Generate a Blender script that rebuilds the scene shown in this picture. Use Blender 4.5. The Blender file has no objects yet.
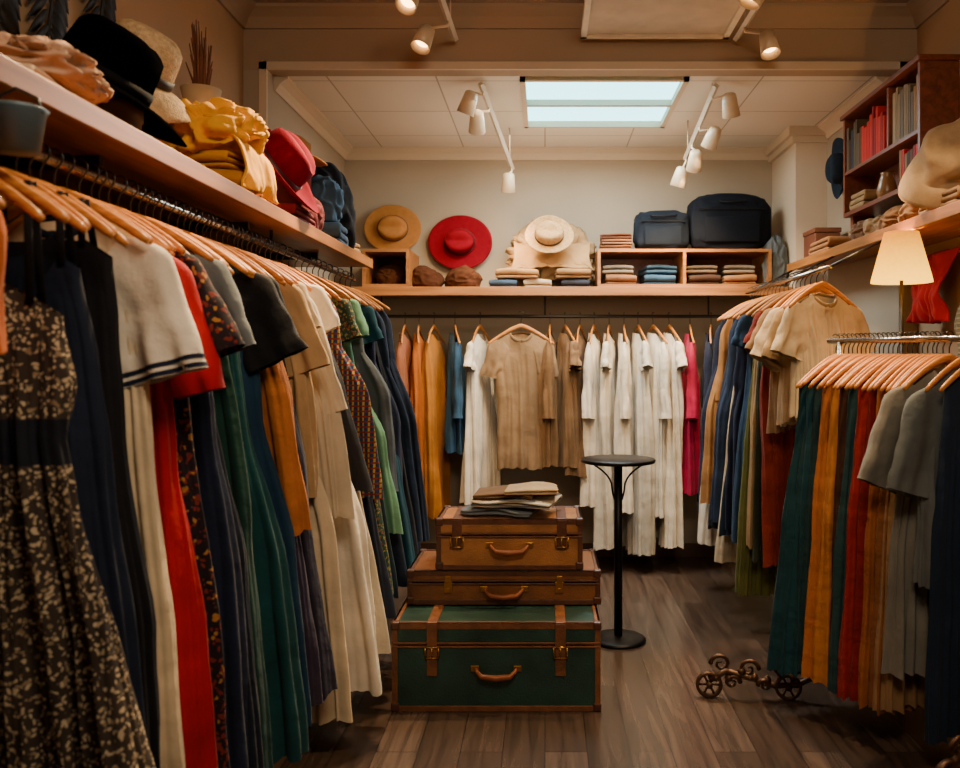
import bpy, math, random
from mathutils import Vector, Matrix, Euler, noise
random.seed(11)
PI=math.pi
COL=bpy.context.scene.collection

# ------------------------------------------------------------------ materials
def lin(c):
    return tuple(((x/255)/12.92 if x/255<=0.04045 else ((x/255+0.055)/1.055)**2.4) for x in c)+(1.0,)
_m={}
def newmat(name):
    m=bpy.data.materials.new(name); m.use_nodes=True
    nt=m.node_tree; b=nt.nodes['Principled BSDF']
    return m,nt,b
def simple(name,c,rough=.5,metal=0.,var=.12,scale=8,bump=0.,bscale=60,emit=None,es=0,coat=0,spec=None):
    key=('s',name,c,rough,metal,bump)
    if key in _m: return _m[key]
    m,nt,b=newmat(name); L=lin(c)
    tc=nt.nodes.new('ShaderNodeTexCoord'); n=nt.nodes.new('ShaderNodeTexNoise'); n.inputs['Scale'].default_value=scale; n.inputs['Detail'].default_value=4
    nt.links.new(tc.outputs['Object'],n.inputs['Vector'])
    r=nt.nodes.new('ShaderNodeValToRGB')
    r.color_ramp.elements[0].position=.3; r.color_ramp.elements[1].position=.7
    r.color_ramp.elements[0].color=tuple(x*(1-var) for x in L[:3])+(1,)
    r.color_ramp.elements[1].color=tuple(min(1,x*(1+var)) for x in L[:3])+(1,)
    nt.links.new(n.outputs['Fac'],r.inputs['Fac']); nt.links.new(r.outputs['Color'],b.inputs['Base Color'])
    b.inputs['Roughness'].default_value=rough; b.inputs['Metallic'].default_value=metal
    if spec is not None: b.inputs['Specular IOR Level'].default_value=spec
    if coat: b.inputs['Coat Weight'].default_value=coat
    if bump:
        n2=nt.nodes.new('ShaderNodeTexNoise'); n2.inputs['Scale'].default_value=bscale; nt.links.new(tc.outputs['Object'],n2.inputs['Vector'])
        bp=nt.nodes.new('ShaderNodeBump'); bp.inputs['Strength'].default_value=bump; bp.inputs['Distance'].default_value=.01
        nt.links.new(n2.outputs['Fac'],bp.inputs['Height']); nt.links.new(bp.outputs['Normal'],b.inputs['Normal'])
    if emit:
        b.inputs['Emission Color'].default_value=lin(emit); b.inputs['Emission Strength'].default_value=es
    _m[key]=m; return m
def wood(name,c,c2,rough=.45,axis='Y',scale=3):
    key=('w',name)
    if key in _m: return _m[key]
    m,nt,b=newmat(name)
    tc=nt.nodes.new('ShaderNodeTexCoord'); mp=nt.nodes.new('ShaderNodeMapping')
    s=[14*scale]*3; s['XYZ'.index(axis)]=1.0*scale; mp.inputs['Scale'].default_value=s
    n=nt.nodes.new('ShaderNodeTexNoise'); n.inputs['Scale'].default_value=1; n.inputs['Detail'].default_value=6; n.inputs['Distortion'].default_value=.6
    r=nt.nodes.new('ShaderNodeValToRGB'); r.color_ramp.elements[0].position=.3; r.color_ramp.elements[1].position=.72
    r.color_ramp.elements[0].color=lin(c2); r.color_ramp.elements[1].color=lin(c)
    nt.links.new(tc.outputs['Object'],mp.inputs['Vector']); nt.links.new(mp.outputs['Vector'],n.inputs['Vector'])
    nt.links.new(n.outputs['Fac'],r.inputs['Fac']); nt.links.new(r.outputs['Color'],b.inputs['Base Color'])
    b.inputs['Roughness'].default_value=rough
    _m[key]=m; return m
def fabric(c,pat=None,c2=None,c3=None,ps=1.0,band=None):
    key=('f',c,pat,c2,c3,ps,band)
    if key in _m: return _m[key]
    m,nt,b=newmat('fabric'+('_'+pat if pat else ''))
    L=lin(c)
    tc=nt.nodes.new('ShaderNodeTexCoord')
    n=nt.nodes.new('ShaderNodeTexNoise'); n.inputs['Scale'].default_value=5; n.inputs['Detail'].default_value=5
    nt.links.new(tc.outputs['Object'],n.inputs['Vector'])
    base=nt.nodes.new('ShaderNodeValToRGB'); base.color_ramp.elements[0].position=.3; base.color_ramp.elements[1].position=.7
    base.color_ramp.elements[0].color=tuple(x*.74 for x in L[:3])+(1,); base.color_ramp.elements[1].color=tuple(min(1,x*1.14) for x in L[:3])+(1,)
    nt.links.new(n.outputs['Fac'],base.inputs['Fac']); out=base.outputs['Color']
    def mix(a,col,fac):
        mx=nt.nodes.new('ShaderNodeMix'); mx.data_type='RGBA'
        nt.links.new(a,mx.inputs['A']); mx.inputs['B'].default_value=lin(col); nt.links.new(fac,mx.inputs['Factor']); return mx.outputs['Result']
    def thr(src,lo,hi,inv=False):
        r=nt.nodes.new('ShaderNodeValToRGB'); r.color_ramp.elements[0].position=lo; r.color_ramp.elements[1].position=hi
        if inv:
            r.color_ramp.elements[0].color=(1,1,1,1); r.color_ramp.elements[1].color=(0,0,0,1)
        nt.links.new(src,r.inputs['Fac']); return r.outputs['Color']
    if pat in('floral','paisley'):
        v=nt.nodes.new('ShaderNodeTexVoronoi'); v.inputs['Scale'].default_value=(46 if pat=='floral' else 34)*ps
        n3=nt.nodes.new('ShaderNodeTexNoise'); n3.inputs['Scale'].default_value=30
        nt.links.new(tc.outputs['Object'],n3.inputs['Vector'])
        add=nt.nodes.new('ShaderNodeMix'); add.data_type='RGBA'; add.inputs['Factor'].default_value=.04
        nt.links.new(tc.outputs['Object'],add.inputs['A']); nt.links.new(n3.outputs['Color'],add.inputs['B'])
        nt.links.new(add.outputs['Result'],v.inputs['Vector'])
        out=mix(out,c2,thr(v.outputs['Distance'],.30,.40,True))
        v2=nt.nodes.new('ShaderNodeTexVoronoi'); v2.inputs['Scale'].default_value=24*ps; nt.links.new(add.outputs['Result'],v2.inputs['Vector'])
        out=mix(out,c3 or c2,thr(v2.outputs['Distance'],.2,.27,True))
    if pat=='plaid' or pat=='stripe':
        for ax,cc,sc in ((('X',c2,9),('Z',c3 or c2,9)) if pat=='plaid' else (('Z',c2,14),)):
            w=nt.nodes.new('ShaderNodeTexWave'); w.bands_direction=ax; w.inputs['Scale'].default_value=sc*ps; nt.links.new(tc.outputs['Object'],w.inputs['Vector'])
            out=mix(out,cc,thr(w.outputs['Fac'],.72,.8))
    if band:
        sx=nt.nodes.new('ShaderNodeSeparateXYZ'); nt.links.new(tc.outputs['Object'],sx.inputs[0])
        mr=nt.nodes.new('ShaderNodeMath'); mr.operation='COMPARE'; mr.inputs[1].default_value=band[0]; mr.inputs[2].default_value=band[1]; nt.links.new(sx.outputs['Z'],mr.inputs[0])
        out=mix(out,band[2],mr.outputs[0])
    nt.links.new(out,b.inputs['Base Color'])
    b.inputs['Roughness'].default_value=.85
    b.inputs['Sheen Weight'].default_value=.04
    b.inputs['Specular IOR Level'].default_value=.2
    n2=nt.nodes.new('ShaderNodeTexNoise'); n2.inputs['Scale'].default_value=11; n2.inputs['Detail'].default_value=8; nt.links.new(tc.outputs['Object'],n2.inputs['Vector'])
    bp=nt.nodes.new('ShaderNodeBump'); bp.inputs['Strength'].default_value=.45; bp.inputs['Distance'].default_value=.025
    nt.links.new(n2.outputs['Fac'],bp.inputs['Height']); nt.links.new(bp.outputs['Normal'],b.inputs['Normal'])
    _m[key]=m; return m

WOODH=wood('hanger_wood',(214,142,68),(172,102,42),.36,'X',6)
SHELFW=wood('shelf_wood',(176,112,50),(122,74,32),.42,'Y',2)
SHELFX=wood('shelf_wood_back',(172,112,58),(120,72,34),.45,'X',2)
CABW=wood('cabinet_wood',(124,60,30),(84,36,18),.4,'Y',2)
CHROME=simple('chrome',(190,185,178),.22,1.)
STEEL=simple('dark_steel',(70,66,62),.35,.9)
BLACKM=simple('black_metal',(20,20,22),.4,.6)
BRASS=simple('aged_brass',(176,128,62),.35,.9)
IRON=simple('cast_iron',(92,66,48),.5,.8,bump=.3)

# ------------------------------------------------------------------ mesh builder
class MB:
    def __init__(s): s.v=[]; s.f=[]
    def add(s,vs,fs,M=None):
        o=len(s.v)
        for p in vs:
            p=Vector(p)
            s.v.append(tuple(M@p) if M is not None else tuple(p))
        for f in fs: s.f.append(tuple(i+o for i in f))
        return s
    def box(s,c,d,M=None):
        x,y,z=c; a,b,h=d[0]/2,d[1]/2,d[2]/2
        vs=[(x+i*a,y+j*b,z+k*h) for i in(-1,1) for j in(-1,1) for k in(-1,1)]
        return s.add(vs,[(0,1,3,2),(4,6,7,5),(0,4,5,1),(2,3,7,6),(0,2,6,4),(1,5,7,3)],M)
    def bb(s,x0,x1,y0,y1,z0,z1): return s.box(((x0+x1)/2,(y0+y1)/2,(z0+z1)/2),(x1-x0,y1-y0,z1-z0))
    def lathe(s,prof,n=32,M=None,closed=False):
        vs=[];fs=[];k=len(prof)
        for i in range(n):
            a=2*PI*i/n
            for r,z in prof: vs.append((r*math.cos(a),r*math.sin(a),z))
        for i in range(n):
            j=(i+1)%n
            for q in range(k-1): fs.append((i*k+q,j*k+q,j*k+q+1,i*k+q+1))
        return s.add(vs,fs,M)
    def tube(s,pts,r,n=10,M=None,cap=True,flat=None):
        pts=[Vector(p) for p in pts]; vs=[];fs=[]; m=len(pts)
        up=None
        for i,p in enumerate(pts):
            t=(pts[min(i+1,m-1)]-pts[max(i-1,0)]).normalized()
            if up is None:
                up=Vector((0,0,1)) if abs(t.z)<.9 else Vector((0,1,0))
                if flat is not None: up=Vector(flat)
            side=t.cross(up).normalized(); 
            if flat is None: up=side.cross(t).normalized(); u2=up
            else: u2=side.cross(t).normalized()
            rr=r[i] if isinstance(r,(list,tuple)) else r
            ra,rb=(rr if isinstance(rr,(list,tuple)) else (rr,rr))
            for q in range(n):
                a=2*PI*q/n
                vs.append(p+side*math.cos(a)*ra+u2*math.sin(a)*rb)
        for i in range(m-1):
            for q in range(n):
                q2=(q+1)%n; fs.append((i*n+q,i*n+q2,(i+1)*n+q2,(i+1)*n+q))
        if cap: fs.append(tuple(range(n-1,-1,-1))); fs.append(tuple((m-1)*n+q for q in range(n)))
        return s.add(vs,fs,M)
    def obj(s,name,mat,parent=None,smooth=True,bevel=0,sub=0,solid=0,loc=None,rot=None):
        me=bpy.data.meshes.new(name); me.from_pydata(s.v,[],s.f); me.validate(); me.update()
        if smooth:
            for p in me.polygons: p.use_smooth=True
        me.materials.append(mat)
        o=bpy.data.objects.new(name,me); COL.objects.link(o)
        if parent: o.parent=parent
        if loc is not None: o.location=loc
        if rot is not None: o.rotation_euler=rot
        if solid:
            md=o.modifiers.new('s','SOLIDIFY'); md.thickness=solid; md.offset=0
        if bevel:
            md=o.modifiers.new('b','BEVEL'); md.width=bevel; md.segments=2; md.limit_method='ANGLE'
        if sub:
            md=o.modifiers.new('u','SUBSURF'); md.levels=sub; md.render_levels=sub
        return o
def empty(name,loc=(0,0,0),rot=(0,0,0)):
    o=bpy.data.objects.new(name,None); o.empty_display_size=.1; COL.objects.link(o); o.location=loc; o.rotation_euler=rot; return o
def top(o,label,cat,group=None):
    o['label']=label; o['category']=cat
    if group: o['group']=group
    return o
def copy_thing(root,loc,rot):
    n=root.copy(); COL.objects.link(n); n.location=loc; n.rotation_euler=rot
    for ch in root.children:
        c=ch.copy(); COL.objects.link(c); c.parent=n
        for g in ch.children:
            d=g.copy(); COL.objects.link(d); d.parent=c
    return n
def struct(o): o['kind']='structure'; return o
def lerp(tab,v):
    for (a,x),(b,y) in zip(tab,tab[1:]):
        if v<=b:
            t=(v-a)/(b-a) if b>a else 0
            t=t*t*(3-2*t)*.5+t*.5
            return x+(y-x)*t
    return tab[-1][1]

# ------------------------------------------------------------------ room
XL,XR=-1.62,2.0; XLB,XRB=-1.49,1.9; YH=4.62; YB=6.4; ZC=3.35; ZB=3.03; Y0=-1.6
def paint(name,c,rough=.8): return simple(name,c,rough,0,.05,2,.08,90)
WALLM=paint('wall_paint_warm',(160,128,94)); WALLB=paint('wall_paint_grey',(156,140,118)); HEADM=paint('header_paint',(154,130,104)); WHITE=paint('trim_paint',(194,174,148))
m,nt,b=newmat('wood_floor')
tc=nt.nodes.new('ShaderNodeTexCoord'); mp=nt.nodes.new('ShaderNodeMapping'); mp.inputs['Rotation'].default_value=(0,0,PI/2)
br=nt.nodes.new('ShaderNodeTexBrick'); br.inputs['Scale'].default_value=1; br.inputs['Brick Width'].default_value=1.3; br.inputs['Row Height'].default_value=.16
br.inputs['Mortar Size'].default_value=.0016; br.inputs['Mortar'].default_value=lin((26,20,17)); br.inputs['Color1'].default_value=lin((94,76,65)); br.inputs['Color2'].default_value=lin((68,53,44)); br.inputs['Bias'].default_value=0
mp2=nt.nodes.new('ShaderNodeMapping'); mp2.inputs['Scale'].default_value=(26,2,1)
ns=nt.nodes.new('ShaderNodeTexNoise'); ns.inputs['Scale'].default_value=1; ns.inputs['Detail'].default_value=8; ns.inputs['Distortion'].default_value=1
rr=nt.nodes.new('ShaderNodeValToRGB'); rr.color_ramp.elements[0].color=(.45,.45,.45,1); rr.color_ramp.elements[1].color=(1.1,1.1,1.1,1); rr.color_ramp.elements[0].position=.3; rr.color_ramp.elements[1].position=.7
mx=nt.nodes.new('ShaderNodeMix'); mx.data_type='RGBA'; mx.blend_type='MULTIPLY'; mx.inputs['Factor'].default_value=1
nt.links.new(tc.outputs['Object'],mp.inputs['Vector']); nt.links.new(mp.outputs['Vector'],br.inputs['Vector'])
nt.links.new(tc.outputs['Object'],mp2.inputs['Vector']); nt.links.new(mp2.outputs['Vector'],ns.inputs['Vector']); nt.links.new(ns.outputs['Fac'],rr.inputs['Fac'])
nt.links.new(br.outputs['Color'],mx.inputs['A']); nt.links.new(rr.outputs['Color'],mx.inputs['B']); nt.links.new(mx.outputs['Result'],b.inputs['Base Color'])
b.inputs['Roughness'].default_value=.24
bp=nt.nodes.new('ShaderNodeBump'); bp.inputs['Strength'].default_value=.2; bp.inputs['Distance'].default_value=.004
nt.links.new(ns.outputs['Fac'],bp.inputs['Height']); nt.links.new(bp.outputs['Normal'],b.inputs['Normal'])
struct(MB().bb(XL-.1,XR+.1,Y0,YB+.1,-.1,0).obj('floor',m,smooth=False))
m,nt,b=newmat('ceiling_tiles')
tc=nt.nodes.new('ShaderNodeTexCoord'); br=nt.nodes.new('ShaderNodeTexBrick'); br.offset=0
br.inputs['Scale'].default_value=1; br.inputs['Brick Width'].default_value=.6; br.inputs['Row Height'].default_value=.6; br.inputs['Mortar Size'].default_value=.005
br.inputs['Color1'].default_value=lin((212,200,182)); br.inputs['Color2'].default_value=lin((206,194,176)); br.inputs['Mortar'].default_value=lin((160,146,128))
nt.links.new(tc.outputs['Object'],br.inputs['Vector']); nt.links.new(br.outputs['Color'],b.inputs['Base Color']); b.inputs['Roughness'].default_value=.9
SX0,SX1,SY0,SY1=-.14,.8,4.76,5.76
c=MB(); c.bb(XLB-.1,SX0,YH+.1,YB+.1,ZB,ZB+.3); c.bb(SX1,XRB+.1,YH+.1,YB+.1,ZB,ZB+.3); c.bb(SX0,SX1,SY1,YB+.1,ZB,ZB+.3)
struct(c.obj('ceiling',m,smooth=False))
struct(MB().bb(XL-.1,XR+.1,Y0,YH,ZC,ZC+.1).obj('ceiling.001',HEADM,smooth=False))
struct(MB().bb(XL-.1,XR+.1,YH,YH+.1,ZB,ZC+.1).obj('wall_header',HEADM,smooth=False))
struct(MB().bb(XL-.1,XL,Y0,YH,0,ZC).obj('wall_left',WALLM,smooth=False))
struct(MB().bb(XL-.1,XLB,YH,YB+.1,0,ZB).obj('wall_left_rear',WALLB,smooth=False))
struct(MB().bb(XR,XR+.1,Y0,YH,0,ZC).obj('wall_right',WALLM,smooth=False))
struct(MB().bb(XRB,XR+.1,YH,YB+.1,0,ZB).obj('wall_right_rear',WALLB,smooth=False))
struct(MB().bb(XL-.1,XR+.1,YB,YB+.1,0,ZB).obj('wall_back',WALLB,smooth=False))
def crown(name,p0,p1,nrm,zt,s=.07,mat=WHITE):
    pr=[(0,-s),(s*.15,-s),(s*.25,-s*.8),(s*.45,-s*.5),(s*.8,-s*.25),(s,-s*.15),(s,0),(0,0)]
    vs=[];n=len(pr)
    for p in(p0,p1):
        for u,w in pr: vs.append((p[0]+nrm[0]*u,p[1]+nrm[1]*u,zt+w))
    fs=[(i,(i+1)%n,n+(i+1)%n,n+i) for i in range(n)]
    return struct(MB().add(vs,fs+[tuple(range(n)),tuple(range(2*n-1,n-1,-1))]).obj(name,mat,smooth=False))
crown('trim_1',(XLB,YB),(XRB,YB),(0,-1),ZB,.08); crown('trim_2',(XLB,YH+.1),(XLB,YB),(1,0),ZB,.08); crown('trim_3',(XRB,YH+.1),(XRB,YB),(-1,0),ZB,.08)
crown('trim_4',(XL,Y0),(XL,YH),(1,0),ZC,.1,HEADM); crown('trim_5',(XR,Y0),(XR,YH),(-1,0),ZC,.1,HEADM); crown('trim_6',(XL,YH),(XR,YH),(0,-1),ZC,.1,HEADM)
t=MB(); t.bb(XLB-.04,XLB+.0,YH-.02,YH,2.1,ZB+.04); t.bb(XRB-.0,XRB+.04,YH-.02,YH,2.1,ZB+.04); t.bb(XLB-.04,XRB+.04,YH-.02,YH,ZB,ZB+.04)
struct(t.obj('trim_7',WHITE,smooth=False))
struct(MB().bb(1.69,XRB,5.8,YB,0,ZB-.1).bb(1.66,XRB,5.77,YB,ZB-.1,ZB-.06).bb(1.63,XRB,5.74,YB,ZB-.06,ZB).obj('trim_8',WHITE,smooth=False))
BASEM=simple('baseboard_paint',(88,62,46),.5)
struct(MB().bb(XL,XL+.015,Y0,YH,0,.1).obj('baseboard_left',BASEM,smooth=False)); struct(MB().bb(XR-.015,XR,Y0,YH,0,.1).obj('baseboard_right',BASEM,smooth=False)); struct(MB().bb(XLB,XRB,YB-.015,YB,0,.1).obj('baseboard_back',BASEM,smooth=False))
w=MB(); w.bb(SX0,SX0+.03,SY0,SY1,ZB-.01,ZB+.10).bb(SX1-.03,SX1,SY0,SY1,ZB-.01,ZB+.10).bb(SX0,SX1,SY0,SY0+.03,ZB-.01,ZB+.10).bb(SX0,SX1,SY1-.03,SY1,ZB-.01,ZB+.10).bb(SX0,SX1,5.25,5.29,ZB-.005,ZB+.06)
wf=struct(w.obj('window_1',WHITE,smooth=False))
gm=simple('skylight_glass',(190,240,245),.3,emit=(140,226,242),es=5.2)
MB().bb(SX0,SX1,SY0,SY1,ZB+.03,ZB+.05).obj('window_pane',gm,wf,smooth=False)

# ------------------------------------------------------------------ hanger prototype
HW=.225; DROP=.125; EX=1.3
def arm(x): return -.078-DROP*(abs(x)/HW)**EX
def make_hanger():
    pts=[(-HW+i*2*HW/28,-.02*(abs(i-14)/14)**2,arm(-HW+i*2*HW/28)) for i in range(29)]
    rs=[(.0062,.009+.006*(1-abs(i-14)/14)) if 0<i<28 else (.0045,.007) for i in range(29)]
    root=MB().tube(pts,rs,10).obj('clothes_hanger',WOODH)
    h=[]
    for i in range(11):
        a=-PI/2+ i*(PI*1.28)/10
        h.append((.022*math.cos(a),0,-.001+.022*math.sin(a)))
    h=[(0,0,-.072),(0,0,-.04),(.006,0,-.028)]+h[3:]
    MB().tube(h,.0026,8).obj('hook',STEEL,root)
    return root
HANG=[make_hanger()]; HUSED=[False]
def hang(loc,rot,label,group):
    if not HUSED[0]:
        o=HANG[0]; HUSED[0]=True; o.location=loc; o.rotation_euler=rot
    else: o=copy_thing(HANG[0],loc,rot)
    return top(o,label,'clothes hanger',group)

# ------------------------------------------------------------------ garments
def stad(u,a,r):
    P=4*a+2*PI*r; s=u*P
    if s<2*a: return -a+s,-r,0,-1
    s-=2*a
    if s<PI*r: g=-PI/2+s/r; return a+r*math.cos(g),r*math.sin(g),math.cos(g),math.sin(g)
    s-=PI*r
    if s<2*a: return a-s,r,0,1
    s-=2*a; g=PI/2+s/r; return -a+r*math.cos(g),r*math.sin(g),math.cos(g),math.sin(g)
def garment(name,mat,L,wp,tp,sh=.2,neck=.08,dip=.08,z0=-.1,amp=.016,soft=1.,sleeve=None,slm=None,collar=None,straps=False,trim=None,xoff=0,nu=250,nv=30,pleat=False,twist=0,wr=1.):
    rnd=random.random
    ph=[rnd()*6.28 for _ in range(8)]
    sdn=rnd()*40
    vs=[];fs=[]
    for j in range(nv+1):
        v=(j/nv)**1.2; hw=lerp(wp,v); r=lerp(tp,v)
        A=amp*(min(1,v/.3)**1.1)*(.4+.6*v)
        ct,st=math.cos(twist*v),math.sin(twist*v)
        for i in range(nu):
            u=i/nu
            x,y,nx,ny=stad(u,max(.001,hw-r),r)
            cu,su=math.cos(2*PI*u),math.sin(2*PI*u)
            n1=noise.noise(Vector((cu*2.8*soft+sdn,su*2.8*soft,v*.8))); n2=noise.noise(Vector((cu*6*soft,su*6*soft+sdn,v*1.1))); n5=noise.noise(Vector((cu*11*soft+sdn,su*11*soft,v*1.5)))
            n3=noise.noise(Vector((x*7+v*L*3+sdn,y*6,v*L*5-x*3)))
            f=1.3*n1+1.25*n2+.85*n5
            if pleat:
                w_=2*PI*22*u+ph[0]+2.6*n1+2.4*n2
                f=(1-2*abs(math.sin(w_/2+.6*math.sin(w_)*.4)))*.6+f*.5
            B=wr*.006*n3*min(1,v/.12)
            yy=y+ny*(A*f+B); xx=x+nx*(A*f+B)
            w=max(0,1-v/.25)
            zt=-DROP*(min(sh*1.3,abs(x))/HW)**EX*(1-v)**2
            if neck and abs(x)<neck:
                d=(dip if y<0 else dip*.25)*(1-(x/neck)**2)
                zt-=d*w
                yy+= (1 if y>0 else -1)*.028*(1-(x/neck)**2)*w**2
            z=z0+zt-L*v+ (.010*math.sin(2*PI*2*u+ph[6])-.008*f)*v
            vs.append((xx*ct-yy*st+xoff*v,xx*st+yy*ct,z))
        if j:
            for i in range(nu):
                i2=(i+1)%nu; fs.append(((j-1)*nu+i,(j-1)*nu+i2,j*nu+i2,j*nu+i))
    root=MB().add(vs,fs).obj(name,mat)
    zs=z0-DROP*(sh/HW)**EX
    if sleeve:
        ln,ang,w0,w1=sleeve
        for sd in(-1,1):
            S=[];F=[];n=60;m=16; p2=rnd()*6; ang_=ang*(.8+.4*rnd())
            def ring(t,hw,r,lst):
                cx=sd*(sh-.04+math.sin(ang_)*ln*t); cz=zs+.012-ln*t*math.cos(ang_)
                for i in range(n):
                    x,y,nx,ny=stad(i/n,max(.001,hw-r),r)
                    f=(math.sin(2*PI*4*i/n+p2+2*t)+.5*math.sin(2*PI*7*i/n+p2*2-3*t)+noise.noise(Vector((i/n*9,t*5,p2)))*2.2)*.007*t
                    x+=nx*f;y+=ny*f
                    lst.append((cx+math.cos(ang_)*x,y-.004,cz+sd*math.sin(ang_)*x))
            for j in range(m+1):
                t=j/m
                hw=.03+(w0-.03)*math.sin(min(1,t/.22)*PI/2) if t<.22 else w0+(w1-w0)*(t-.22)/.78
                ring(t,hw,.012+.016*min(1,t/.3),S)
                if j:
                    for i in range(n):
                        i2=(i+1)%n; F.append(((j-1)*n+i,(j-1)*n+i2,j*n+i2,j*n+i))
            sl=MB().add(S,F).obj('sleeve',slm or mat,root)
            if trim:
                for a0 in(.90,.96):
                    T=[];F=[]
                    ring(a0,w0+(w1-w0)*(a0-.22)/.78+.002,.030,T); ring(a0+.03,w0+(w1-w0)*(a0-.19)/.78+.002,.030,T)
                    for i in range(n):
                        i2=(i+1)%n; F.append((i,i2,n+i2,n+i))
                    MB().add(T,F).obj('cuff_stripe',trim,sl)
    if collar:
        cb=MB(); pts=[]
        for i in range(25):
            a=-PI*.5+ (i/24)*2*PI
            x=neck*.95*math.cos(a); y=.034*math.sin(a)
            d=(dip if y<0 else dip*.25)*(1-(x/neck)**2)
            pts.append((x,y,z0-.004-d-DROP*(abs(x)/HW)**EX))
        cb.tube(pts,[(.005,.012)]*25,8); cb.obj('collar',collar,root)
    if straps:
        sx=min(.11,wp[0][1]*.8)
        for sd in(-1,1):
            for yy in(-.012,.02):
                MB().tube([(sd*sx,yy*1.3,z0-DROP*(sx/HW)**EX-.01),(sd*(sx-.005),yy,(z0+arm(sx))/2-.02),(sd*(sx-.01),yy*.5,arm(sx-.01)+.016)],[(.009,.0025)]*3,8,flat=(0,1,0)).obj('shoulder_strap',straps,root)
    return root
def tp(k): return [(0,.010),(.08,.024*k),(.35,.034*k),(1,.042*k)]
def kindparams(kind,L,reach):
    if kind=='tee': return dict(L=L,wp=[(0,.19),(.12,.2),(.5,reach-.01),(1,reach)],sleeve=(.2,.38,.085,.09))
    if kind=='shirt': return dict(L=L,wp=[(0,.19),(.12,.2),(.5,reach-.01),(1,reach)],sleeve=(.52,.12,.075,.055))
    if kind=='dress': return dict(L=L,wp=[(0,.185),(.1,.2),(.32,.215),(.6,.215+(reach-.215)*.7),(1,reach)],sleeve=(.2,.35,.085,.09))
    if kind=='gown': return dict(L=L,wp=[(0,.17),(.1,.18),(.3,.195),(.6,.195+(reach-.195)*.7),(1,reach)],dip=.13,neck=.1)
    if kind=='long': return dict(L=L,wp=[(0,.18),(.1,.2),(.5,(.2+reach)/2+.01),(1,reach)])
    if kind=='skirt': return dict(L=L,wp=[(0,.19),(.1,.195),(.5,(.2+reach)/2),(1,reach)],neck=0,pleat=True)
CATN={'tee':'shirt','shirt':'shirt','dress':'dress','gown':'dress','long':'dress','skirt':'skirt'}
def put(kind,loc,rz,mat,L,reach,label,group,th=1.,name=None,tilt=0,hl='orange-toned wooden clothes hanger hooked on the rail',**kw):
    p=kindparams(kind,L,reach); p['tp']=tp(th); p.update(kw)
    nm=name or {'tee':'t_shirt','shirt':'long_sleeved_shirt','dress':'dress','gown':'sleeveless_dress','long':'sleeveless_dress','skirt':'long_skirt'}[kind]
    o=garment(nm,mat,**p); o.location=loc; o.rotation_euler=(0,0,rz)
    if len(label.split())<5: label+=' hanging on the rail'
    top(o,label,CATN[kind],group)
    hang(loc,(0,tilt,rz),hl,'wooden hangers on the rails')
    return o
F=fabric
cream=F((212,188,152)); white=F((224,210,188)); red=F((168,12,20)); navy=F((24,31,52)); black=F((15,14,17)); teal=F((16,60,72)); dgreen=F((18,54,46)); rust=F((176,86,24)); mint=F((98,144,112)); grey=F((104,108,108)); denim=F((42,72,98)); taupe=F((122,92,62)); magenta=F((158,10,58)); purple=F((46,36,54)); bluesteel=F((38,60,84)); offw=F((204,184,154))
paisley=F((26,14,20),'paisley',(104,34,26),(154,104,48),1.6); floral=F((56,46,38),'floral',(182,160,128),(134,112,84),1.9,(-.62,.045,(18,20,30))); plaid=F((32,48,80),'plaid',(156,122,50),(110,34,28),1.6); pat1=F((44,64,52),'floral',(136,122,56),(134,66,46),1.6)
RX,RZ=-1.12,1.95
def j(a=.1): return (random.random()-.5)*2*a
LG='garments on the long wall rail'
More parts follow.
